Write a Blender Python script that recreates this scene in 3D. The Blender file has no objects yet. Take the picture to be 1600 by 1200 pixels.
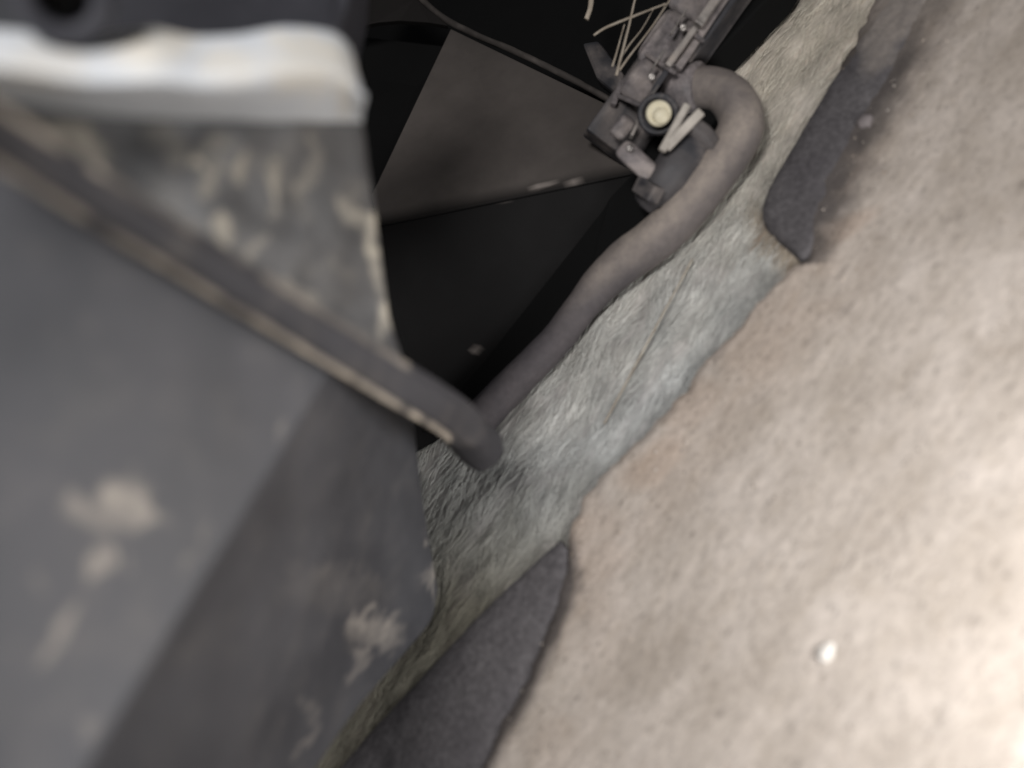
import bpy, bmesh, math, random
import mathutils, mathutils.bvhtree
from mathutils import Vector, Matrix, noise

random.seed(7)
S = bpy.context.scene
COL = S.collection

# ------------------------------------------------------------------ camera
W, H = 1600.0, 1200.0          # the photograph's own pixel grid, used for measuring
FPX = 1385.0                   # focal length in those pixels
PITCH, ROLL, CAMZ = math.radians(45), math.radians(52), 0.45
fwd = Vector((0, math.cos(PITCH), -math.sin(PITCH)))
right0 = Vector((1, 0, 0))
up0 = Vector((0, math.sin(PITCH), math.cos(PITCH)))
cr = right0 * math.cos(ROLL) - up0 * math.sin(ROLL)
cu = right0 * math.sin(ROLL) + up0 * math.cos(ROLL)
cpos = Vector((0, 0, CAMZ))
cam = bpy.data.cameras.new('camera')
camo = bpy.data.objects.new('camera', cam)
COL.objects.link(camo)
m = Matrix((cr, cu, -fwd)).transposed().to_4x4()
m.translation = cpos
camo.matrix_world = m
cam.sensor_width = 36
cam.lens = FPX / W * 36
cam.clip_start = 0.01
cam.clip_end = 50
cam.dof.use_dof = True
cam.dof.focus_distance = 0.70
cam.dof.aperture_fstop = 2.3
S.camera = camo

# ------------------------------------------------------------------ light
world = bpy.data.worlds.new('World')
S.world = world
world.use_nodes = True
wb = world.node_tree.nodes['Background']
wb.inputs[0].default_value = (0.74, 0.75, 0.80, 1)
wb.inputs[1].default_value = 0.08


def area(name, loc, target, size, energy, color):
    l = bpy.data.lights.new(name, 'AREA')
    l.shape = 'DISK'
    l.size = size
    l.energy = energy
    l.color = color
    o = bpy.data.objects.new(name, l)
    COL.objects.link(o)
    o.location = loc
    o.rotation_euler = (Vector(target) - Vector(loc)).to_track_quat('-Z', 'Y').to_euler()
    return o


area('daylight', (0.06, 0.05, 0.95), (0.05, 0.3, 0.0), 0.26, 6.1, (1.0, 0.98, 0.97))
area('daylight_spill', (0.11, -0.07, 0.13), (0.04, 0.06, 0.0), 0.15, 1.7, (1.0, 0.995, 0.99))
S.view_settings.view_transform = 'Standard'
S.view_settings.look = 'None'
S.view_settings.exposure = 0
S.view_settings.gamma = 1
S.view_settings.use_curve_mapping = False
S.render.engine = 'CYCLES'
S.cycles.use_denoising = True


# ------------------------------------------------------------------ helpers
def P(u, v, d):
    """a place in the world, from a measured direction and its distance"""
    return cpos + cr * ((u - W / 2) / FPX * d) + cu * (-(v - H / 2) / FPX * d) + fwd * d


def G(u, v, z=0.0):
    r = cr * ((u - W / 2) / FPX) + cu * (-(v - H / 2) / FPX) + fwd
    return cpos + r * ((z - CAMZ) / r.z)


def UV(p):
    q = p - cpos
    d = q.dot(fwd)
    return q.dot(cr) / d * FPX + W / 2, H / 2 - q.dot(cu) / d * FPX


def fbm(p, o=4):
    return noise.fractal(p, 1.0, 2.0, o)


def lin(c):
    return tuple(((x / 255) / 12.92 if x / 255 <= 0.04045 else ((x / 255 + 0.055) / 1.055) ** 2.4) for x in c) + (1,)


def tag(o, label=None, cat=None, group=None, kind=None):
    if label: o['label'] = label
    if cat: o['category'] = cat
    if group: o['group'] = group
    if kind: o['kind'] = kind
    return o


def empty(name, loc, label, cat, group=None):
    o = bpy.data.objects.new(name, None)
    o.empty_display_size = 0.02
    COL.objects.link(o)
    o.location = loc
    return tag(o, label, cat, group)


def mk(name, verts, faces, mat, parent=None, smooth=True, attrs=None):
    base = parent
    off = Vector((0, 0, 0))
    while base is not None:
        off += base.location
        base = base.parent
    verts = [Vector(v) for v in verts]
    if parent is None:
        n = len(verts)
        org = sum(verts, Vector()) / n
        org.z = min(v.z for v in verts)
    else:
        org = Vector(off)
    me = bpy.data.meshes.new(name)
    me.from_pydata([v - org for v in verts], [], faces)
    bm = bmesh.new(); bm.from_mesh(me)
    bmesh.ops.recalc_face_normals(bm, faces=bm.faces)
    bm.to_mesh(me); bm.free()
    if smooth:
        me.polygons.foreach_set('use_smooth', [True] * len(me.polygons))
    for k, vals in (attrs or {}).items():
        if isinstance(vals[0], (int, float)):
            a = me.attributes.new(k, 'FLOAT', 'POINT')
            a.data.foreach_set('value', vals)
        else:
            a = me.attributes.new(k, 'FLOAT_COLOR', 'POINT')
            a.data.foreach_set('color', [x for c in vals for x in c])
    me.materials.append(mat)
    o = bpy.data.objects.new(name, me)
    COL.objects.link(o)
    if parent is None:
        o.location = org
    else:
        o.parent = parent
    return o


def resample(pts, n, smooth=True):
    pts = [Vector(p) for p in pts]
    if smooth and len(pts) > 2:
        out = []
        for i in range(len(pts) - 1):
            p0 = pts[max(i - 1, 0)]; p1 = pts[i]; p2 = pts[i + 1]; p3 = pts[min(i + 2, len(pts) - 1)]
            for k in range(10):
                t = k / 10
                out.append(0.5 * ((2 * p1) + (p2 - p0) * t + (2 * p0 - 5 * p1 + 4 * p2 - p3) * t * t + (3 * p1 - p0 - 3 * p2 + p3) * t ** 3))
        out.append(pts[-1])
        pts = out
    L = [0]
    for a, b in zip(pts, pts[1:]):
        L.append(L[-1] + (b - a).length)
    out = []
    j = 0
    for i in range(n + 1):
        s = L[-1] * i / n
        while j < len(L) - 2 and L[j + 1] < s:
            j += 1
        f = (s - L[j]) / max(L[j + 1] - L[j], 1e-9)
        out.append(pts[j].lerp(pts[j + 1], min(max(f, 0), 1)))
    return out


def blobs(u, v, lst):
    """how much dirt lies at a measured spot: a list of (u, v, ru, rv, angle, strength)"""
    s = 0
    for (bu, bv, ru, rv, a, k) in lst:
        c, n = math.cos(math.radians(a)), math.sin(math.radians(a))
        x, y = u - bu, v - bv
        q = ((x * c + y * n) / ru) ** 2 + ((-x * n + y * c) / rv) ** 2
        if q < 1.8:
            s = max(s, k * max(0, min(1, 1.35 - q)))
    return s


def coons(name, top, rgt, bot, lft, n, mm, mat, parent, thick=0.002, dirt=(), warp=0.0, wscale=18, smooth=True, base_dirt=0.0, bev=0.0007, side=None):
    """a curved sheet spanned between four edge lines, with real thickness"""
    T = resample([P(*p) for p in top], n, smooth); B = resample([P(*p) for p in bot], n, smooth)
    L = resample([P(*p) for p in lft], mm, smooth); R = resample([P(*p) for p in rgt], mm, smooth)
    V, D = [], []
    for j in range(mm + 1):
        t = j / mm
        for i in range(n + 1):
            s = i / n
            p = T[i] * (1 - t) + B[i] * t + L[j] * (1 - s) + R[j] * s \
                - (T[0] * (1 - s) * (1 - t) + T[n] * s * (1 - t) + B[0] * (1 - s) * t + B[n] * s * t)
            if warp:
                p = p + fwd * (warp * fbm(p * wscale, 2))
            u, v = UV(p)
            nz = fbm(p * 120, 3)
            n2 = fbm(p * 45 + Vector((3, 1, 7)), 3)
            V.append(p)
            D.append(max(0, min(1, blobs(u + 22 * n2, v + 22 * nz, dirt) * (0.8 + 0.5 * nz) + base_dirt * max(0, n2 + nz * .5))))
    F = []
    for j in range(mm):
        for i in range(n):
            a = j * (n + 1) + i
            F.append((a, a + 1, a + n + 2, a + n + 1))
    # face the camera, thickness goes behind
    a, b, c = V[F[0][0]], V[F[0][1]], V[F[0][3]]
    o = mk(name, V, F, mat, parent, attrs={'dust': D})
    nn = Vector()
    for pl in o.data.polygons:
        nn += pl.normal
    if nn.dot(fwd) > 0:
        o.data.flip_normals()
    sm = o.modifiers.new('thickness', 'SOLIDIFY'); sm.thickness = thick; sm.offset = -1
    if bev:
        bv = o.modifiers.new('edge', 'BEVEL'); bv.width = bev; bv.segments = 2; bv.limit_method = 'ANGLE'; bv.angle_limit = math.radians(50)
    return o


def tube(name, path, rad, mat, parent=None, seg=20, n=60, squash=None, attrs_fn=None, closed=True, wob=0.0):
    pts = resample(path, n)
    V, F, D = [], [], []
    prev = None
    for i, p in enumerate(pts):
        t = (pts[min(i + 1, n)] - pts[max(i - 1, 0)]).normalized()
        if prev is None:
            x = t.orthogonal().normalized() if squash is None else (squash - t * squash.dot(t)).normalized()
        else:
            x = (prev - t * prev.dot(t)).normalized()
        prev = x
        y = t.cross(x)
        r = rad(i / n) if callable(rad) else rad
        for k in range(seg):
            a = 2 * math.pi * k / seg
            w = 1 + (wob * fbm(p * 40 + x * math.cos(a) + y * math.sin(a), 3) if wob else 0)
            q = p + (x * math.cos(a) + y * math.sin(a)) * r * w
            V.append(q)
            D.append(attrs_fn(q, i / n, a) if attrs_fn else 0.0)
    for i in range(n):
        for k in range(seg):
            F.append((i * seg + k, i * seg + (k + 1) % seg, (i + 1) * seg + (k + 1) % seg, (i + 1) * seg + k))
    if closed:
        F.append(tuple(range(seg)))
        F.append(tuple(n * seg + k for k in range(seg)))
    return mk(name, V, F, mat, parent, attrs={'dust': D})


def lathe(name, center, axis, prof, mat, parent, seg=40, hexa=None, dirt=None):
    """prof: list of (radius, height along axis)"""
    axis = Vector(axis).normalized()
    x = axis.orthogonal().normalized(); y = axis.cross(x)
    V, F = [], []
    for (r, h) in prof:
        for k in range(seg):
            a = 2 * math.pi * k / seg
            rr = r
            V.append(center + axis * h + (x * math.cos(a) + y * math.sin(a)) * rr)
    for i in range(len(prof) - 1):
        for k in range(seg):
            F.append((i * seg + k, i * seg + (k + 1) % seg, (i + 1) * seg + (k + 1) % seg, (i + 1) * seg + k))
    F.append(tuple(range(seg))); F.append(tuple((len(prof) - 1) * seg + k for k in range(seg)))
    return mk(name, V, F, mat, parent, attrs={'dust': [0.3 * max(0, fbm(v * 300, 3)) for v in V]})


def prism(name, front, back, mat, parent=None, bev=0.002, cuts=0, dustf=None, seg=2):
    """closed solid between two outlines of equal length"""
    n = len(front)
    V = [Vector(p) for p in front] + [Vector(p) for p in back]
    F = [tuple(range(n)), tuple(range(2 * n - 1, n - 1, -1))]
    for i in range(n):
        F.append((i, n + i, n + (i + 1) % n, (i + 1) % n))
    off = Vector()
    b = parent
    while b is not None:
        off += b.location; b = b.parent
    o = mk(name, V, F, mat, parent, smooth=False)
    bm = bmesh.new(); bm.from_mesh(o.data)
    if bev:
        bmesh.ops.bevel(bm, geom=list(bm.edges), offset=bev, segments=seg, profile=0.5, affect='EDGES')
    if cuts:
        bmesh.ops.triangulate(bm, faces=[f for f in bm.faces if len(f.verts) > 4])
        bmesh.ops.subdivide_edges(bm, edges=[e for e in bm.edges if e.calc_length() > bev * 3], cuts=cuts, use_grid_fill=True)
    bm.to_mesh(o.data); bm.free()
    a = o.data.attributes.new('dust', 'FLOAT', 'POINT')
    base = off if parent else o.location
    if dustf:
        a.data.foreach_set('value', [dustf(v.co + base) for v in o.data.vertices])
    return o


# ------------------------------------------------------------------ materials
def M(name, c1, c2, rough=0.6, dust=None, scale=30, metallic=0.0, bump=0.2, bscale=200, bdist=0.0006, spec=0.5, fine=None, stretch=None, vcol=False, dgain=1.0, c3=None, speck=0.0):
    mt = bpy.data.materials.new(name)
    mt.use_nodes = True
    nt = mt.node_tree
    N, Lk = nt.nodes, nt.links
    bs = N['Principled BSDF']
    geo = N.new('ShaderNodeNewGeometry')
    mp = N.new('ShaderNodeMapping')
    Lk.new(geo.outputs['Position'], mp.inputs['Vector'])
    if stretch:
        mp.inputs['Rotation'].default_value = (0, 0, stretch[0])
        mp.inputs['Scale'].default_value = (stretch[1], stretch[2], 1)

    def nz(sc, det=6, ro=0.6):
        t = N.new('ShaderNodeTexNoise')
        t.inputs['Scale'].default_value = sc
        t.inputs['Detail'].default_value = det
        t.inputs['Roughness'].default_value = ro
        Lk.new(mp.outputs[0], t.inputs['Vector'])
        return t
    n1 = nz(scale)
    ramp = N.new('ShaderNodeValToRGB')
    ramp.color_ramp.elements[0].position = 0.32
    ramp.color_ramp.elements[1].position = 0.68
    ramp.color_ramp.elements[0].color = lin(c1)
    ramp.color_ramp.elements[1].color = lin(c2)
    if c3:
        e = ramp.color_ramp.elements.new(0.5); e.color = lin(c3)
    Lk.new(n1.outputs['Fac'], ramp.inputs[0])
    col = ramp.outputs[0]
    if vcol:
        at = N.new('ShaderNodeAttribute'); at.attribute_name = 'tint'
        mx = N.new('ShaderNodeMix'); mx.data_type = 'RGBA'; mx.blend_type = 'MULTIPLY'
        mx.inputs['Factor'].default_value = 1
        Lk.new(col, mx.inputs['A']); Lk.new(at.outputs['Color'], mx.inputs['B'])
        col = mx.outputs['Result']
    n2 = nz(bscale, 5)
    if fine:
        mx = N.new('ShaderNodeMix'); mx.data_type = 'RGBA'; mx.blend_type = 'OVERLAY'
        mx.inputs['Factor'].default_value = fine
        bw = N.new('ShaderNodeMapRange'); bw.inputs[1].default_value = 0.3; bw.inputs[2].default_value = 0.7
        Lk.new(n2.outputs['Fac'], bw.inputs[0])
        Lk.new(col, mx.inputs['A']); Lk.new(bw.outputs[0], mx.inputs['B'])
        col = mx.outputs['Result']
    if speck:
        for sc_, thr, amt in ((330, 0.60, speck), (120, 0.63, speck * 0.7)):
            n4 = nz(sc_, 3, 0.55)
            sr = N.new('ShaderNodeMapRange'); sr.inputs[1].default_value = thr; sr.inputs[2].default_value = thr + 0.10
            sr.inputs[3].default_value = 1.0; sr.inputs[4].default_value = 1.0 - amt
            Lk.new(n4.outputs['Fac'], sr.inputs[0])
            mx = N.new('ShaderNodeMix'); mx.data_type = 'RGBA'; mx.blend_type = 'MULTIPLY'; mx.inputs['Factor'].default_value = 1
            Lk.new(col, mx.inputs['A']); Lk.new(sr.outputs[0], mx.inputs['B'])
            col = mx.outputs['Result']
    rv = N.new('ShaderNodeMapRange')
    rv.inputs[1].default_value = 0.3; rv.inputs[2].default_value = 0.7
    rv.inputs[3].default_value = max(0.05, rough - 0.1); rv.inputs[4].default_value = min(1, rough + 0.1)
    Lk.new(n1.outputs['Fac'], rv.inputs[0])
    rsock = rv.outputs[0]
    msock = None
    if dust:
        at = N.new('ShaderNodeAttribute'); at.attribute_name = 'dust'
        mul = N.new('ShaderNodeMath'); mul.operation = 'MULTIPLY'; mul.inputs[1].default_value = dgain; mul.use_clamp = True
        Lk.new(at.outputs['Fac'], mul.inputs[0])
        n3 = nz(bscale * 0.6, 6, 0.7)
        m2 = N.new('ShaderNodeMapRange'); m2.inputs[1].default_value = 0.25; m2.inputs[2].default_value = 0.7
        m2.inputs[3].default_value = 0.45; m2.inputs[4].default_value = 1.2
        Lk.new(n3.outputs['Fac'], m2.inputs[0])
        m3 = N.new('ShaderNodeMath'); m3.operation = 'MULTIPLY'; m3.use_clamp = True
        Lk.new(mul.outputs[0], m3.inputs[0]); Lk.new(m2.outputs[0], m3.inputs[1])
        mx = N.new('ShaderNodeMix'); mx.data_type = 'RGBA'
        Lk.new(m3.outputs[0], mx.inputs['Factor'])
        Lk.new(col, mx.inputs['A']); mx.inputs['B'].default_value = lin(dust)
        col = mx.outputs['Result']
        rm = N.new('ShaderNodeMix'); rm.data_type = 'FLOAT'
        Lk.new(m3.outputs[0], rm.inputs['Factor']); Lk.new(rsock, rm.inputs['A']); rm.inputs['B'].default_value = 0.92
        rsock = rm.outputs['Result']
        if metallic:
            mm = N.new('ShaderNodeMath'); mm.operation = 'MULTIPLY_ADD'
            mm.inputs[1].default_value = -metallic; mm.inputs[2].default_value = metallic
            Lk.new(m3.outputs[0], mm.inputs[0]); msock = mm.outputs[0]
    Lk.new(col, bs.inputs['Base Color'])
    Lk.new(rsock, bs.inputs['Roughness'])
    bs.inputs['Metallic'].default_value = metallic
    if msock: Lk.new(msock, bs.inputs['Metallic'])
    bs.inputs['Specular IOR Level'].default_value = spec
    bp = N.new('ShaderNodeBump'); bp.inputs['Strength'].default_value = bump; bp.inputs['Distance'].default_value = bdist
    Lk.new(n2.outputs['Fac'], bp.inputs['Height']); Lk.new(bp.outputs[0], bs.inputs['Normal'])
    return mt


DUST = (196, 187, 176)
MAT = dict(
    steel=M('grey_painted_steel', (72, 73, 77), (92, 92, 96), 0.55, DUST, 12, 0.0, 0.25, 160),
    flank=M('grey_painted_steel_shaded', (64, 64, 68), (84, 84, 88), 0.6, DUST, 14, 0.0, 0.25, 160),  # darker copy of the panel steel, the fold's shade put in its colour
    zinc=M('bare_zinc', (204, 208, 213), (216, 219, 222), 0.7, (228, 218, 198), 26, 0.0, 0.3, 120),
    worn=M('worn_grey_metal', (64, 64, 66), (96, 96, 97), 0.45, (196, 188, 172), 30, 0.1, 0.4, 120),
    bar=M('grey_rubber_bar', (52, 51, 55), (66, 65, 69), 0.7, (206, 194, 178), 22, 0, 0.3, 180),
    black=M('black_plastic', (17, 16, 16), (21, 20, 20), 0.65, (150, 141, 135), 14, 0, 0.03, 7, spec=0.1),
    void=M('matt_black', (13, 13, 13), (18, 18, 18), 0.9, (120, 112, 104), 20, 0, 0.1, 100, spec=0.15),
    blue=M('dark_blue_grey_paint', (34, 35, 41), (46, 46, 53), 0.6, (90, 86, 88), 20, 0, 0.1, 100),
    hose=M('dusty_rubber', (68, 64, 67), (88, 82, 83), 0.85, (158, 147, 136), 18, 0, 0.2, 260, fine=0.15),
    stone=M('beige_dusty_stone', (158, 148, 138), (184, 174, 165), 0.95, (152, 132, 116), 26, 0, 0.3, 260, 0.0006, spec=0.1, fine=0.14, speck=0.42, vcol=True, stretch=(-0.35, 0.6, 1.3)),
    gap_shade=M('charcoal_shade', (78, 75, 77), (92, 89, 90), 0.85, (170, 160, 150), 20, 0, 0.5, 260, spec=0.2, fine=0.3, speck=0.25),  # dark colour of the strips painted for the shaded gap
    felt=M('grey_matting', (156, 153, 149), (186, 182, 177), 1.0, None, 34, 0, 0.35, 300, 0.001, spec=0.05, fine=0.25, vcol=True, stretch=(-0.2, 0.5, 1.6)),
    fibre=M('felt_fibre', (176, 175, 170), (194, 192, 186), 0.9, None, 40, 0, 0, 200, spec=0.1, vcol=True),
    cast=M('dusty_cast_metal', (86, 82, 83), (124, 116, 115), 0.7, (160, 150, 144), 60, 0, 0.6, 220, fine=0.35),
    castdark=M('dark_cast_metal', (40, 40, 44), (58, 57, 60), 0.6, (140, 130, 124), 40, 0, 0.3, 220),
    straw=M('dry_straw', (138, 126, 112), (172, 162, 148), 0.8, None, 80, 0, 0.2, 300, spec=0.2),
    bare=M('scuffed_steel', (120, 116, 114), (176, 170, 164), 0.35, (150, 140, 132), 90, 0.7, 0.4, 260),
    cream=M('cream_plastic', (188, 180, 154), (208, 200, 176), 0.5, (170, 150, 110), 60, 0, 0.1, 200),
    pale=M('pale_clip', (146, 139, 131), (176, 169, 160), 0.7, None, 60, 0, 0.3, 260),
    pebble=M('white_pebble', (196, 190, 182), (216, 211, 204), 0.8, None, 60, 0, 0.4, 200),
)

# ------------------------------------------------------------------ the ground
MATDIR = (G(1180, 150) - G(800, 640)).normalized()


def ground_z(x, y):
    p = Vector((x, y, 0))
    q = Vector((p.dot(MATDIR) * 0.45, p.dot(Vector((-MATDIR.y, MATDIR.x, 0))), 0))
    return 0.003 * fbm(q * 28, 4) + 0.0006 * fbm(q * 120, 3)


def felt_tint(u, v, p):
    """colour of the matting: cream at the far end, blue grey in the middle, olive with painted shade at the near end"""
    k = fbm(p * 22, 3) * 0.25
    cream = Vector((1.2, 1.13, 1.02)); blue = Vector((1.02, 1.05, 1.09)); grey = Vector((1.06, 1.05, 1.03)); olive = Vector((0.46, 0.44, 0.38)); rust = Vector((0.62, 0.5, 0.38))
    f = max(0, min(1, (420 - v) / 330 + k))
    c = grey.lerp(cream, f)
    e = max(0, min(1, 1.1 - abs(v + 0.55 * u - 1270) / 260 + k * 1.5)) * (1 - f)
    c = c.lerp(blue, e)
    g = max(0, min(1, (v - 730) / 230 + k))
    c = c.lerp(olive, g)  # browner hue that also paints the shade beside the bracket
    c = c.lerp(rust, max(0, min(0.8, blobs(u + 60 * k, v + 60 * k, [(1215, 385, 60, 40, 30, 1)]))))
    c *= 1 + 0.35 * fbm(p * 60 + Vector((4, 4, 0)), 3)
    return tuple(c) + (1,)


V, F, T = [], [], []
cen = G(1000, 520)
nx = 300
ext = 0.5
for j in range(nx + 1):
    for i in range(nx + 1):
        a = (i / nx * 2 - 1); b = (j / nx * 2 - 1)
        # finer in the middle, running out to well past the picture
        x = cen.x + ext * (a * 0.75 + a ** 5 * 2.0); y = cen.y + ext * (b * 0.75 + b ** 5 * 2.0)
        p = Vector((x, y, ground_z(x, y)))
        V.append(p)
        u, v = UV(p) if (p - cpos).dot(fwd) > 0.05 else (0, 1200)
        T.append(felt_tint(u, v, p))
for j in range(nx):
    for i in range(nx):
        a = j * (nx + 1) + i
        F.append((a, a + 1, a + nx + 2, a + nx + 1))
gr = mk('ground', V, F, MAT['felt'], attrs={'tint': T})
tag(gr, 'grey green fibrous matting on the ground under the machine', 'ground', kind='structure')

# fibres lying on the matting
V, F, T = [], [], []
cnt = 0
poly = [(1420, -60), (1080, -60), (1060, 160), (720, 640), (600, 620), (600, 900), (380, 1260), (900, 1260), (900, 900), (1280, 420)]


def inside(u, v, pl):
    r = False
    j = len(pl) - 1
    for i in range(len(pl)):
        (xi, yi), (xj, yj) = pl[i], pl[j]
        if (yi > v) != (yj > v) and u < (xj - xi) * (v - yi) / (yj - yi) + xi:
            r = not r
        j = i
    return r


base_ang = math.atan2(MATDIR.y, MATDIR.x)
while cnt < 21000:
    u = random.uniform(380, 1420); v = random.uniform(-60, 1260)
    if not inside(u, v, poly):
        continue
    if v < 260 and random.random() < 0.6:
        continue
    p = G(u, v)
    ang = base_ang + 0.18 + 0.55 * fbm(p * 35, 2) + random.gauss(0, 0.22)
    if fbm(p * 50 + Vector((6, 2, 0)), 2) < random.uniform(-0.35, 0.1):
        continue
    L = random.uniform(0.006, 0.022) * (1.4 if random.random() < 0.1 else 1)
    w = random.uniform(0.00008, 0.00024)
    bend = random.gauss(0, 0.25)
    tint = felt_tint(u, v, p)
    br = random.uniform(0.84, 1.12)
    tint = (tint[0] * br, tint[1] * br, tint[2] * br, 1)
    b0 = len(V)
    q = Vector(p)
    lift = random.uniform(0.00005, 0.0005)
    for k in range(4):
        a = ang + bend * (k / 3 - 0.5)
        z = ground_z(q.x, q.y) + 0.0004 + lift * math.sin(math.pi * k / 3) + (0.0008 if k in (1, 2) else 0)
        sx, sy = -math.sin(a) * w, math.cos(a) * w
        V += [Vector((q.x + sx, q.y + sy, z)), Vector((q.x - sx, q.y - sy, z)), Vector((q.x, q.y, z + w))]
        T += [tint] * 3
        q = q + Vector((math.cos(a), math.sin(a), 0)) * (L / 3)
    for k in range(3):
        a = b0 + k * 3
        F += [(a, a + 3, a + 5, a + 2), (a + 2, a + 5, a + 4, a + 1), (a + 1, a + 4, a + 3, a)]
    cnt += 1
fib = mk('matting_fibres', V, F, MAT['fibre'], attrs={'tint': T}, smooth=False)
tag(fib, 'fine pale fibres combed along the grey matting', 'fibres', kind='stuff')

# ------------------------------------------------------------------ the beige slab
edge = [(1500, -260), (1385, -30), (1300, 140), (1240, 290), (1262, 392), (1222, 440), (1188, 482), (1110, 560), (1060, 622), (1005, 682),
        (945, 745), (905, 800), (888, 850), (884, 905), (850, 1000), (806, 1095), (752, 1200), (640, 1420)]
E = resample([G(*e) for e in edge], 420)
far = Vector((0.42, -0.52, 0)).normalized()
far = (-(Vector((-MATDIR.y, MATDIR.x, 0)))).normalized()
mm = 230
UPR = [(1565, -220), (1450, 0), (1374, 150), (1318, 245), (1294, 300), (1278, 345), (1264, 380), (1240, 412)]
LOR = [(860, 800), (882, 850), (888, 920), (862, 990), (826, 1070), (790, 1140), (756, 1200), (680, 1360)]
V, F, T, D = [], [], [], []
ZS = 0.006
for i, e in enumerate(E):
    en = Vector((e.x, e.y, 0)) + far * (0.004 * fbm(Vector((e.x, e.y, 0)) * 60, 4))
    for j in range(mm + 1):
        t = j / mm
        dist = 0.62 * (0.45 * t + 0.55 * t ** 3)
        p = en + far * dist
        u, v = UV(Vector((p.x, p.y, ZS)))
        q_ = Vector((p.dot(MATDIR) * 0.6, p.dot(far), 0)); h = 0.00025 * fbm(q_ * 60, 3) + 0.00022 * fbm(q_ * 200, 3) + 0.0015 * fbm(p * 8, 2)
        lip = min(1, dist / (0.010 + 0.008 * fbm(p * 30, 2)))
        z = (ZS + h) * math.sqrt(max(0, 1 - (1 - lip) ** 2)) - (0.003 if j == 0 else 0)
        V.append(Vector((p.x, p.y, z)))
        k = 0.5 + 0.5 * fbm(p * 16 + Vector((5, 0, 0)), 4)
        near = max(0, 1 - dist / 0.07) * max(0, min(1, 0.55 + 1.2 * fbm(p * 20, 3)))
        sp = 0.16 * max(0, min(1, (fbm(q_ * 95 + Vector((2, 8, 0)), 3) - 0.28) / 0.2)) - 0.07 * max(0, min(1, (fbm(q_ * 70 + Vector((7, 1, 0)), 3) - 0.3) / 0.2))
        near = max(near, 1.3 * blobs(u + 40 * k, v + 30 * k, [(1045, 735, 70, 40, -35, .8), (1100, 650, 60, 42, -40, .6), (1335, 375, 70, 18, -25, .8), (1200, 560, 50, 60, 20, .5), (960, 900, 60, 40, -30, .5), (1330, 280, 30, 80, 20, .6)]))
        k -= 0.9 * sp * 4
        nn_ = fbm(p * 45 + Vector((1, 4, 0)), 3)
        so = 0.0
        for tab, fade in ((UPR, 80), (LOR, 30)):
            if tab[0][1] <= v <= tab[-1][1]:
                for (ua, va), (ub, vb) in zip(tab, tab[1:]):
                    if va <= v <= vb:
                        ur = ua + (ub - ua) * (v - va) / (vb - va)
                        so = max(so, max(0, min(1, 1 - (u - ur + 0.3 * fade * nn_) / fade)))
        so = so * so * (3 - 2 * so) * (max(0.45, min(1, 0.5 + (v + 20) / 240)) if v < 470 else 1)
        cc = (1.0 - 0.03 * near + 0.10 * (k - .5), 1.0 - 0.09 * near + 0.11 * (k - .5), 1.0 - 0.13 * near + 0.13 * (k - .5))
        T.append((cc[0] * (1 - so) + 0.22 * so, cc[1] * (1 - so) + 0.22 * so, cc[2] * (1 - so) + 0.235 * so, 1))  # slab darkens towards the strips, giving their painted shade a soft edge
n1 = mm + 1
for i in range(len(E) - 1):
    for j in range(mm):
        a = i * n1 + j
        F.append((a, a + 1, a + n1 + 1, a + n1))
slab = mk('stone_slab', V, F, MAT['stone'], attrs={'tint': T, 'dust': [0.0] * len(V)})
tag(slab, 'pale beige dusty stone slab with a rough broken edge along the matting', 'slab')


# loose grit lying on the slab
V, F, T = [], [], []
slab_bm = mathutils.bvhtree.BVHTree.FromPolygons([slab.matrix_world @ v.co + (slab.location if slab.matrix_world.translation.length == 0 else Vector()) for v in slab.data.vertices], [tuple(p.vertices) for p in slab.data.polygons])
cnt = 0
while cnt < 2600:
    u = random.uniform(760, 1640); v = random.uniform(-40, 1240)
    g_ = G(u, v, ZS)
    hit = slab_bm.ray_cast(Vector((g_.x, g_.y, 0.1)), Vector((0, 0, -1)))
    if hit[0] is None:
        continue
    c = hit[0]
    r = 0.00022 + 0.0009 * random.random() ** 5
    b0 = len(V)
    for (x, y, z) in [(1, 0, 0), (-1, 0, 0), (0, 1, 0), (0, -1, 0), (0, 0, .8), (0, 0, -.6)]:
        a = random.uniform(0.7, 1.3)
        V.append(c + Vector((x, y, z)) * r * a)
    br = random.choice([0.55, 0.75, 0.9, 1.0, 1.1, 1.25]); w_ = random.uniform(0.94, 1.04)
    T += [(br, br * w_, br * w_ * w_, 1)] * 6
    F += [tuple(b0 + i for i in f) for f in [(0, 2, 4), (2, 1, 4), (1, 3, 4), (3, 0, 4), (2, 0, 5), (1, 2, 5), (3, 1, 5), (0, 3, 5)]]
    cnt += 1
grit = mk('slab_grit', V, F, MAT['stone'], attrs={'tint': T, 'dust': [0.0] * len(V)}, smooth=False)
tag(grit, 'fine loose grit scattered over the beige slab', 'grit', kind='stuff')

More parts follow.
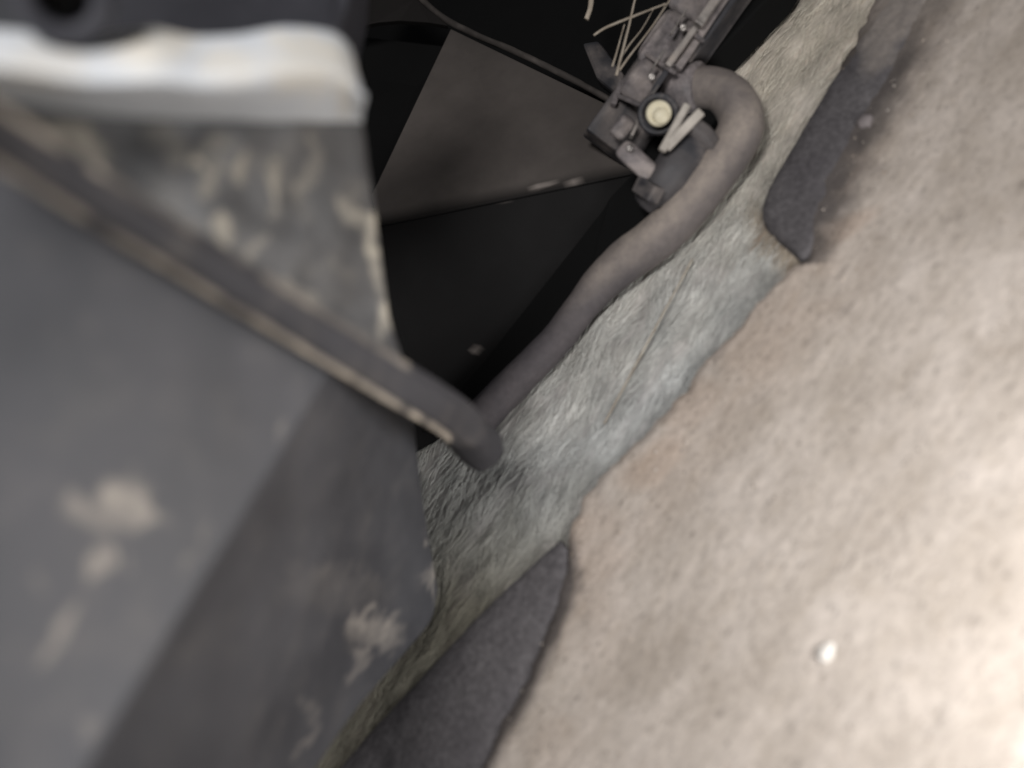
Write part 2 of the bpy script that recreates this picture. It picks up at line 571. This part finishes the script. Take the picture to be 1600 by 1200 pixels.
# ------------------------------------------------------------------ two charcoal strips standing in for the shaded gap
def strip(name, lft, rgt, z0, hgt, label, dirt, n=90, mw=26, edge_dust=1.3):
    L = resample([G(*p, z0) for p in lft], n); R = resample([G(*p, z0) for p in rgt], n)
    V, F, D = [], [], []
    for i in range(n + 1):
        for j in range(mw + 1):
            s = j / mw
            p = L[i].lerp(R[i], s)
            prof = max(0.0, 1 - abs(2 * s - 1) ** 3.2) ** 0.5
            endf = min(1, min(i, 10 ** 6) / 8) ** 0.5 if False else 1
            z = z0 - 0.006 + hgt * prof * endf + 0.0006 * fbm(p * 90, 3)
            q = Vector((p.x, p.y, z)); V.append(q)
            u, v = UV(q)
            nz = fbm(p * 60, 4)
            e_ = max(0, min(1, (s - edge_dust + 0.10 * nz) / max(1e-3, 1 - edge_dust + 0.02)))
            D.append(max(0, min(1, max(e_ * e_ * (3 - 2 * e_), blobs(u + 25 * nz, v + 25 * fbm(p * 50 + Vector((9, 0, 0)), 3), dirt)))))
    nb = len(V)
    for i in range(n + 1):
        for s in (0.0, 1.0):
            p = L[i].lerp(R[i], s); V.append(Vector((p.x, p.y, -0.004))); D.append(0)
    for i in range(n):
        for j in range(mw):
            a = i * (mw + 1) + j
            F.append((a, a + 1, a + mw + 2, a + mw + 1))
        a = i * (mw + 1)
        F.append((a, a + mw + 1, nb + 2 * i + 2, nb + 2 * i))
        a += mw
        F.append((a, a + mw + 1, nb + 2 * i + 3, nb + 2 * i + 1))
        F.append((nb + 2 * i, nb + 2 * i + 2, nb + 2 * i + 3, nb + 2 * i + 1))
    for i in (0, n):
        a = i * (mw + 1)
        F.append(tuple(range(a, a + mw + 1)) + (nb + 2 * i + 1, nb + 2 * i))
    o = mk(name, V, F, MAT['gap_shade'], attrs={'dust': D})
    return tag(o, label, 'shade strip', 'charcoal strips along the slab edge')


strip('shade_strip',
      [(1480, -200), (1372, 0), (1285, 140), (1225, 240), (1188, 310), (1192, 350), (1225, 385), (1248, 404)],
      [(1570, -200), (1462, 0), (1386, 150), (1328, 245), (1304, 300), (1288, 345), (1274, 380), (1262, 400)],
      0.006, 0.0072, 'charcoal strip standing for shade, with a rounded end in the upper right, beside the slab',
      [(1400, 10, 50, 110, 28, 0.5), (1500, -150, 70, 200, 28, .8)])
strip('shade_strip',
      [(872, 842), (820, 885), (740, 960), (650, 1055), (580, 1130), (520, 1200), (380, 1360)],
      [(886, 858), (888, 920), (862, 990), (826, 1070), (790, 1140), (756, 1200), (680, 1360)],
      0.006, 0.0066, 'broad charcoal strip standing for shade at the bottom, between matting and slab',
      [])

# ------------------------------------------------------------------ the hose
hp = [(1062, 142, .034), (1098, 138, .033), (1134, 148, .03), (1156, 180, .025), (1152, 216, .022), (1112, 276, .02), (1072, 326, .018), (1026, 372, .018),
      (980, 406, .017), (942, 440, .015), (910, 478, .014), (872, 528, .014), (815, 588, .015), (752, 652, .016), (728, 682, .016)]
hose_t = empty('rubber_hose', G(1000, 400), 'dusty grey brown rubber hose curving along the edge of the matting', 'hose')


HP = resample([G(*p) for p in hp], 140)
EDGE = (G(1100, 420) - G(1040, 360)).normalized()


def pth(t):
    return HP[int(round(t * 140))]


def hose_dust_shade(q, t, a):
    return max(0, min(1, 0.62 + 0.35 * fbm(q * 30, 3))) * max(0, min(1, (0.74 - t) * 4)) * max(0.1, min(1, 2.0 - 1.75 * (q - pth(t)).normalized().dot(EDGE))) * max(0, 0.2 + 0.8 * min(1, t * 6))  # dust thins on one side and the lower half to paint shade


tube('tube', [G(*p) for p in hp], lambda t: 0.0150 - 0.0036 * max(0, min(1, (t - .5) / .15)) ** 1.5 + 0.0016 * max(0, (t - .75) / .25), MAT['hose'], hose_t, 28, 140, attrs_fn=hose_dust_shade, wob=0.05)
ax = (G(1062, 142, .034) - G(1098, 138, .033)).normalized()
c0 = G(1072, 141, .034)
lathe('sleeve', c0, ax, [(0.0162, -0.012), (0.0182, -0.011), (0.0186, -0.004), (0.0186, 0.006), (0.0178, 0.009), (0.0150, 0.010)], MAT['cast'], hose_t, 36)

# ------------------------------------------------------------------ the black plastic housing
house = empty('plastic_housing', G(860, 420), 'black angular plastic housing with a sloping top, behind the hose', 'housing')


def on_plane(u, v, p0, p1, p2):
    n = (p1 - p0).cross(p2 - p0)
    r = P(u, v, 1.0) - cpos
    return cpos + r * (n.dot(p0 - cpos) / n.dot(r))


A = P(1012, 267, .632); Bq = P(704, 44, .735); C2 = P(592, 352, .652)
TP = (A, Bq, C2)
tn = (Bq - A).cross(C2 - A).normalized()
if tn.z < 0: tn = -tn
tn_in = -tn


def top_tone(p):  # lighter tone over the top panel, fading at its front ridge, two marks
    u, v = UV(p)
    return max(0, 0.27 + 0.03 * fbm(p * 30, 3) + 0.16 * max(0, (850 - u) / 300) * max(0, (v - 100) / 220)) * max(0, min(1, (350 - (u - 592) * 0.2 - v) / 22 + 0.1)) + blobs(u, v, [(848, 290, 14, 5, -10, 0.7), (893, 290, 5, 11, 20, 0.7)])


top_face = [A] + [on_plane(u, v, *TP) for (u, v) in [(974, 192), (952, 164)]] + [Bq, on_plane(580, 304, *TP), C2]
prism('top_panel', top_face, [p - tn * 0.003 for p in top_face], MAT['black'], house, 0.0012, 22, top_tone)
low = P(742, 640, .648)
FP = (A, C2, low)
fn = (C2 - A).cross(low - A).normalized()
if fn.dot(fwd) > 0: fn = -fn
frn = [on_plane(u, v, *FP) - fn * 0.0005 for (u, v) in [(1010, 269), (592, 354), (575, 470), (620, 720), (752, 650), (880, 520), (905, 440), (950, 362)]]


def frontdust(p):
    u, v = UV(p)
    return blobs(u, v, [(745, 549, 12, 3, -45, 0.8), (787, 325, 2, 9, 10, 0.5), (968, 325, 8, 40, 32, 0.3)])


prism('front_panel', frn, [p - fn * 0.004 - tn * 0.003 for p in frn], MAT['black'], house, 0.0008, 22, frontdust)
lipA = [P(655, -5, .752), P(706, 36, .735), P(830, 92, .697), P(955, 158, .660), P(968, 180, .650)]
tube('lip', lipA, 0.0026, MAT['black'], house, 10, 60, attrs_fn=lambda q, t, a: 0.16 + 0.2 * max(0, fbm(q * 120, 3)), wob=0.3)
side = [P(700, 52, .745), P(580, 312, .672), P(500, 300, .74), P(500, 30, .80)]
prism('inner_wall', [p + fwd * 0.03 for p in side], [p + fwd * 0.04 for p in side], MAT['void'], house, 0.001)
rp = [P(530, 47, .77), P(556, 42, .765), P(590, 35, .76), P(625, 32, .755), P(670, 35, .745), P(700, 40, .735), P(650, -4, .755), P(600, -60, .775), P(570, -60, .78), P(546, 0, .775)]
prism('rear_panel', rp, [p + fwd * 0.008 for p in rp], MAT['black'], house, 0.0008, 8, lambda p: 0.03)

# black sheet added over the ground so the gaps stay dark
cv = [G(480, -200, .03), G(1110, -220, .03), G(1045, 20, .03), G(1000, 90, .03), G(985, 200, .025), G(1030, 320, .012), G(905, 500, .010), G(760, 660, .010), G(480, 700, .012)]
cover = prism('dark_backdrop', cv, [Vector((p.x, p.y, 0.003)) for p in cv], MAT['void'], None, 0.001)
tag(cover, 'matt black sheet added to fill the dark space behind the plastic housing', 'cover')

# ------------------------------------------------------------------ cast rail and fittings, upper right
rail = empty('cast_rail', G(1060, 80), 'dusty grey cast rail with ribs and pockets above the hose', 'rail')


def zz(u, v, z):
    return G(u, v, z)


def bar3(name, a, b, w, h, mat, parent, zdir=Vector((0, 0, 1)), bev=0.0008, cuts=4, dust=0.0):
    a, b = Vector(a), Vector(b)
    t = (b - a).normalized()
    x = t.cross(zdir).normalized() * w / 2
    y = x.cross(t).normalized() * h / 2
    f = [a + x + y, a - x + y, a - x - y, a + x - y]
    k = [b + x + y, b - x + y, b - x - y, b + x - y]
    return prism(name, f, k, mat, parent, bev, cuts, lambda p: max(0, min(1, dust + 0.7 * fbm(p * 70, 3))))


tocam = (cpos - G(1060, 80, .05)).normalized()
bar3('beam', zz(950, 235, .040), zz(1200, -115, .040), 0.042, 0.02, MAT['castdark'], rail, tocam, 0.002, 10, 0.25)
# pockets: cushions of cast metal between the ribs
for (u, v, ru, rv, ang, dd) in [(1042, 66, 50, 31, -56, 0), (1004, 128, 36, 24, -52, 0), (1088, -8, 42, 33, -56, 0), (994, 252, 34, 17, 42, 0), (972, 200, 20, 14, -50, 0)]:
    c = zz(u, v, .058)
    V, F = [], []
    ca, sa = math.cos(math.radians(ang)), math.sin(math.radians(ang))
    k = (c - cpos).dot(fwd) / FPX
    ns, nr = 28, 10
    for r in range(nr + 1):
        th = math.pi / 2 * r / nr
        for s in range(ns):
            ph = 2 * math.pi * s / ns
            # superellipse cushion
            ex = math.copysign(abs(math.cos(ph)) ** 0.42, math.cos(ph)); ey = math.copysign(abs(math.sin(ph)) ** 0.42, math.sin(ph))
            x = ru * ex * math.sin(th) ** 0.5; y = rv * ey * math.sin(th) ** 0.5
            q = c + cr * (x * ca - y * sa) * k - cu * (x * sa + y * ca) * k + tocam * (0.006 * math.cos(th) - 0.004)
            q += tocam * 0.0012 * fbm(q * 90, 3)
            V.append(q)
    for r in range(nr):
        for s in range(ns):
            F.append((r * ns + s, r * ns + (s + 1) % ns, (r + 1) * ns + (s + 1) % ns, (r + 1) * ns + s))
    F.append(tuple(nr * ns + s for s in range(ns)))
    mk('boss', V, F, MAT['castdark'] if dd else MAT['cast'], rail, attrs={'dust': [max(0, 0.25 + 0.8 * fbm(q * 80, 3)) for q in V]})
for (a, b) in [((1058, 34), (1096, 62)), ((1012, 86), (1052, 112)), ((968, 150), (1005, 166))]:
    bar3('rib', zz(*a, .062), zz(*b, .062), 0.003, 0.006, MAT['cast'], rail, tocam, 0.0008, 3, 0.0)
bar3('long_ridge', zz(1042, 104, .066), zz(1086, 44, .066), 0.0042, 0.006, MAT['bare'], rail, tocam, 0.0008, 6, 0.35)
bar3('long_ridge', zz(1090, 40, .066), zz(1170, -78, .066), 0.006, 0.006, MAT['bare'], rail, tocam, 0.0008, 6, 0.3)
bar3('long_ridge', zz(1058, 108, .058), zz(1190, -90, .058), 0.0055, 0.006, MAT['cast'], rail, tocam, 0.0008, 6, 0.2)
bar3('edge_flange', zz(1072, 100, .05), zz(1215, -95, .05), 0.004, 0.012, MAT['castdark'], rail, tocam, 0.0008, 6, 0.0)
bar3('clamp_arm', zz(1004, 168, .06), zz(1046, 104, .06), 0.004, 0.006, MAT['castdark'], rail, tocam, 0.0008, 4, 0.1)
bar3('clamp_arm', zz(986, 214, .06), zz(1000, 184, .06), 0.0022, 0.006, MAT['bare'], rail, tocam, 0.0006, 3, 0.2)
bar3('clamp_arm', zz(958, 165, .06), zz(972, 128, .06), 0.004, 0.005, MAT['cast'], rail, tocam, 0.0006, 3, 0.0)
for (u, v, r) in [(1018, 120, .0026), (1068, 44, .0028), (984, 232, .0024)]:
    lathe('screw', zz(u, v, .066), tocam, [(r, -0.006), (r, 0.0006), (r * .8, 0.0014), (r * .3, 0.0015), (0.0002, 0.0009)], MAT['bare'], rail, 14)
for (u, v) in [(1030, 92), (1064, 30), (1020, 148)]:
    bar3('fin', zz(u - 16, v + 24, .0655), zz(u + 8, v - 14, .0655), 0.0012, 0.004, MAT['bare'], rail, tocam, 0.0003, 3, 0.2)
# black block added to fill the dark gap under the rail
bs = [zz(1090, 112, .03), zz(1215, -20, .03), zz(1300, -160, .03), zz(1180, -160, .03), zz(1040, 60, .03), zz(985, 190, .03), zz(1030, 330, .03), zz(1075, 260, .03), zz(1120, 180, .03)]
prism('gap_block', bs, [Vector((p.x, p.y, 0.004)) for p in bs], MAT['void'], rail, 0.0015)

lump = [zz(u, v, .042) for (u, v) in [(908, 66), (934, 62), (972, 112), (985, 140), (968, 150), (930, 120)]]
prism('shoulder', lump, [Vector((p.x, p.y, .028)) for p in lump], MAT['castdark'], rail, 0.003, 6, lambda p: max(0, .15 + .6 * fbm(p * 60, 3)))

# the cream bolt with its dark collar
bolt_c = zz(1029, 178, .064)
bt = empty('cream_bolt', bolt_c, 'round cream plastic bolt head in a dark collar beside the hose sleeve', 'bolt')
bax = (tocam + Vector((0.15, 0, 0.1))).normalized()
lathe('collar', bolt_c, bax, [(0.0132, -0.012), (0.0138, -0.003), (0.0130, -0.0005), (0.0112, 0.0), (0.0100, -0.003)], MAT['castdark'], bt, 36)
lathe('head', bolt_c, bax, [(0.0080, -0.006), (0.0084, 0.003), (0.0077, 0.0048), (0.0064, 0.0052), (0.0058, 0.0040), (0.004, 0.0043), (0.0005, 0.0043)], MAT['cream'], bt, 36)
lathe('pip', bolt_c + cr * 0.0016 - cu * 0.002, bax, [(0.0052, 0.003), (0.0052, 0.0056), (0.0044, 0.0066), (0.0004, 0.0068)], MAT['cream'], bt, 30)

# pale forked clip
clip = empty('forked_clip', zz(1050, 210, .05), 'pale forked clip between the cream bolt and the hose', 'clip')
bar3('prong', zz(1074, 164, .058), zz(1034, 236, .058), 0.0052, 0.004, MAT['pale'], clip, tocam, 0.001, 4)
bar3('prong', zz(1096, 174, .056), zz(1040, 232, .056), 0.0062, 0.004, MAT['pale'], clip, tocam, 0.001, 4)

# dark rubber bung and a small light block below the bolt
bung = empty('rubber_bung', zz(1050, 280, .03), 'dark rubber bung between the forked clip and the hose', 'bung')
tube('body', [zz(1086, 218, .03), zz(1066, 250, .034), zz(1040, 286, .034), zz(1018, 318, .026)], lambda t: 0.017 - 0.004 * t, MAT['castdark'], bung, 22, 30,
     attrs_fn=lambda q, t, a: max(0, .1 + fbm(q * 70, 3) * (0.8 if t < .4 else .1)), wob=0.1)
tube('band', [zz(1088, 212, .037), zz(1078, 226, .038)], 0.0185, MAT['castdark'], bung, 22, 6, attrs_fn=lambda q, t, a: .25)
blk = bar3('metal_block', zz(1000, 288, .046), zz(1026, 306, .046), 0.011, 0.010, MAT['castdark'], None, tocam, 0.0012, 5, 0.3)
tag(blk, 'small grey metal block beneath the dark rubber bung', 'block')

# ------------------------------------------------------------------ dry stalks in the corner
stalks = [((963, 118, .07), (992, 0, .078), (1004, -40, .08), .0016, 'long dry stalk leaning steeply in the dark corner'),
          ((957, 104, .072), (974, 44, .075), (976, 38, .075), .0011, 'short thin dry stalk left of the long steep one'),
          ((928, 55, .074), (984, 28, .076), (1040, 6, .078), .0017, 'dry stalk lying across the other stalks'),
          ((968, 110, .072), (1020, 40, .074), (1050, -6, .076), .0011, 'thin dry stalk closest to the cast rail'),
          ((972, 88, .070), (1004, 44, .072), (1022, 12, .074), .0009, 'thin dim stalk between two longer stalks'),
          ((917, 30, .085), (924, -6, .088), (928, -40, .09), .0034, 'thick pale stalk stub at the top edge')]
for a, b, c, r, lab in stalks:
    o = tube('dry_stalk', [G(*a), G(a[0] * .6 + b[0] * .4 + random.uniform(-3, 3), a[1] * .6 + b[1] * .4 + random.uniform(-2, 2), a[2] * .6 + b[2] * .4), G(*b), G(*c)], (lambda t, r=r: r * (0.62 - 0.25 * t)), MAT['straw'], None, 8, 24, wob=0.5)
    tag(o, lab, 'stalk', 'dry stalks in the dark corner')
o = tube('dry_stalk', [G(1082, 405, .006), G(1020, 520, .007), G(944, 662, .005)], 0.0006, MAT['straw'], None, 6, 30, wob=0.2)
tag(o, 'long pale stalk lying on the grey matting beside the hose', 'stalk')


# ------------------------------------------------------------------ pebbles on the slab
def pebble(u, v, r, el, label, mat='pebble'):
    c = G(u, v, ZS + r * 0.15)
    V, F = [], []
    ns, nr = 16, 10
    for i in range(nr + 1):
        th = math.pi * i / nr
        for s in range(ns):
            ph = 2 * math.pi * s / ns
            d = Vector((math.sin(th) * math.cos(ph) * el, math.sin(th) * math.sin(ph), 0.7 * math.cos(th)))
            V.append(c + d * r * (1 + 0.25 * fbm(d * 2 + c * 50, 2)))
    for i in range(nr):
        for s in range(ns):
            F.append((i * ns + s, i * ns + (s + 1) % ns, (i + 1) * ns + (s + 1) % ns, (i + 1) * ns + s))
    tag(mk('pebble', V, F, MAT[mat]), label, 'pebble', 'pebbles on the slab')


pebble(1290, 1020, 0.0036, 1.5, 'bright white pebble alone on the lower part of the slab')
pebble(1352, 190, 0.0052, 1.0, 'pinkish pebble beside the upper charcoal strip', 'cast')

# ------------------------------------------------------------------ the near metal bracket (out of focus)
brk = empty('sheet_metal_bracket', P(400, 700, .36), 'large grey sheet metal bracket with a raised bar, nearest the camera', 'bracket')
# lower panel, left of the fold
coons('lower_panel', [(-160, 100, .250), (200, 350, .300), (520, 572, .378)], [(520, 572, .378), (330, 885, .315), (140, 1190, .268), (60, 1320, .252)],
      [(-160, 1330, .235), (60, 1320, .252)], [(-160, 100, .250), (-160, 1330, .235)], 90, 120, MAT['steel'], brk, 0.002,
      [(185, 800, 78, 26, 8, .75), (190, 775, 40, 34, 0, .55), (125, 790, 22, 16, 20, .55), (160, 880, 12, 38, 28, .7), (98, 990, 14, 60, 32, .7), (55, 905, 14, 16, 0, .3),
       (195, 880, 10, 12, 0, .3), (306, 860, 8, 46, 33, .25), (440, 670, 7, 26, 33, .25), (145, 1130, 10, 40, 33, .25)],
      0.003, 7, base_dirt=0.06)
coons('folded_flank', [(520, 572, .378), (585, 610, .44), (645, 645, .525)], [(645, 645, .525), (662, 790, .545), (684, 920, .56)],
      [(60, 1320, .252), (380, 1330, .41), (560, 1105, .505), (640, 1012, .54), (674, 968, .555), (684, 920, .56)], [(520, 572, .378), (330, 885, .315), (140, 1190, .268), (60, 1320, .252)],
      70, 110, MAT['flank'], brk, 0.002,
      [(590, 985, 40, 28, 20, .5), (562, 1035, 10, 40, 35, .35), (674, 890, 6, 48, -6, .5), (482, 1105, 14, 16, 0, .25), (470, 1160, 8, 36, 36, .3), (520, 920, 90, 40, 0, .10), (300, 1010, 14, 36, 35, .12)],
      0.002, 9, base_dirt=0.05)
# unseen tab added below the folded flank to shade the ground
coons('shade_tab', [(385, 1305, .36), (520, 1262, .33), (650, 1245, .31)], [(650, 1245, .31), (700, 1360, .29), (720, 1480, .27)],
      [(400, 1560, .31), (720, 1480, .27)], [(385, 1305, .36), (400, 1560, .31)], 30, 30, MAT['flank'], brk, 0.002)
# upper plate
coons('upper_plate', [(-160, 130, .262), (150, 178, .30), (400, 190, .335), (566, 190, .375)], [(566, 190, .375), (582, 300, .39), (598, 430, .405), (612, 510, .418), (646, 606, .43)],
      [(-160, 150, .258), (200, 360, .305), (646, 606, .43)], [(-160, 130, .262), (-160, 150, .258)], 130, 90, MAT['worn'], brk, 0.0022,
      [(265, 235, 16, 26, 10, .35), (300, 260, 18, 10, 40, .75), (322, 275, 8, 34, 20, .6), (375, 262, 16, 22, 25, .85), (436, 290, 10, 34, 12, .75), (415, 318, 22, 10, -30, .6),
       (352, 360, 12, 34, -12, .7), (395, 390, 8, 26, 12, .4), (480, 270, 11, 52, 8, .35), (550, 330, 32, 26, 40, .6), (584, 390, 14, 66, -10, .8), (596, 490, 10, 34, 0, .8),
       (540, 560, 60, 18, 30, .5), (460, 450, 50, 10, 34, .3), (120, 225, 56, 16, 33, .5), (250, 215, 30, 20, 0, .25), (330, 225, 40, 14, -20, .4)],
      0.003, 30, base_dirt=0.15)
# bright rolled flange above it
coons('top_flange', [(-160, 4, .262), (0, 2, .28), (120, 26, .292), (180, 24, .298), (245, 20, .304), (310, 38, .316), (380, 40, .325), (450, 34, .335), (520, 48, .352), (548, 74, .36), (557, 108, .366)],
      [(556, 104, .366), (566, 150, .338), (566, 194, .378)], [(-160, 132, .258), (150, 180, .296), (400, 192, .331), (566, 192, .371)], [(-160, 60, .27), (-160, 95, .236), (-160, 134, .264)], 120, 30, MAT['zinc'], brk, 0.003,
      [(230, 60, 80, 50, 0, .8), (480, 100, 80, 50, 0, .7), (540, 130, 16, 60, 0, .6), (60, 110, 80, 40, 0, .5), (360, 100, 40, 30, 0, .6)], 0.0)
# bar across the bracket
bp = [(-120, 135), (0, 213), (200, 338), (400, 462), (600, 585), (700, 646), (752, 690)]
bd = [.235, .258, .294, .338, .398, .445, .49]
V, F, D = [], [], []
path = resample([P(u, v, d - 0.012) for (u, v), d in zip(bp, bd)], 120)
prof = [(-1.0, -0.9), (-1.0, 0.05), (-0.95, 0.12), (-0.74, 0.14), (-0.66, 0.55), (-0.5, 0.66), (0, 0.62), (0.5, 0.66), (0.66, 0.55), (0.74, 0.14), (0.95, 0.12), (1.0, 0.05), (1.0, -0.9)]
for i, p in enumerate(path):
    t = (path[min(i + 1, 120)] - path[max(i - 1, 0)]).normalized()
    vw = (cpos - p).normalized()
    x = t.cross(vw).normalized()
    if x.dot(cu) > 0: x = -x              # x points to the lower left of the bar
    y = x.cross(t); y = y if y.dot(vw) > 0 else -y
    wd = 0.0076 + 0.0036 * i / 120
    if i > 108: wd *= max(0.25, 1 - ((i - 108) / 12) ** 2 * 0.7)
    for (a, b) in prof:
        q = p + x * a * wd + y * (b * 0.006 + 0.0006 * fbm(p * 60 + x * a, 2))
        V.append(q)
        nz = fbm(q * 70, 3)
        s = 0
        u, v = UV(q)
        if 0.7 < a < 1.1 and b > 0: s = 0.9 * min(1, 0.75 + nz) * (1 if u < 705 else 0)
        if -1.1 < a < -0.7 and b > 0: s = (0.75 if u < 160 else 0.32) * min(1, 0.7 + nz) * (1 if u < 640 else 0)
        D.append(max(0, min(1, s + 0.1 * max(0, nz))))
np_ = len(prof)
for i in range(120):
    for k in range(np_):
        F.append((i * np_ + k, i * np_ + (k + 1) % np_, (i + 1) * np_ + (k + 1) % np_, (i + 1) * np_ + k))
F.append(tuple(range(np_))); F.append(tuple(120 * np_ + k for k in range(np_)))
mk('raised_bar', V, F, MAT['bar'], brk, attrs={'dust': D})
# rubber foot at the end of the bar, touching the hose
tube('end_boot', [P(655, 618, .425), P(700, 650, .46), P(735, 684, .51), P(752, 702, .53), P(756, 706, .534)], lambda t: (0.0085 + 0.0055 * t) * (1 if t < .96 else 0.9), MAT['bar'], brk, 24, 24, attrs_fn=lambda q, t, a: 0.0, wob=0.12)
# socket bolt in the flange
bc = P(98, -6, .276)
nb = (cpos - bc).normalized()
bo = lathe('socket_bolt', bc, nb, [(0.0150, -0.012), (0.0154, -0.002), (0.0146, 0.001), (0.0132, 0.0022), (0.0095, 0.0022), (0.0085, 0.0014), (0.008, -0.008), (0.0005, -0.009)], MAT['blue'], brk, 48)
lathe('socket', bc, nb, [(0.0078, -0.010), (0.0078, -0.0065), (0.0005, -0.0070)], MAT['void'], bo, 6)
# dark housing seen over the top of the flange
mh = [P(110, -160, .36), P(560, -160, .42), P(548, 0, .42), P(534, 40, .42), P(556, 140, .43), P(110, 120, .36)]
mo = prism('motor_cover', mh, [p + fwd * 0.05 for p in mh], MAT['blue'], None, 0.006, 0, None, 4)
tag(mo, 'dark blue grey motor cover showing above the bright bracket flange', 'motor cover')
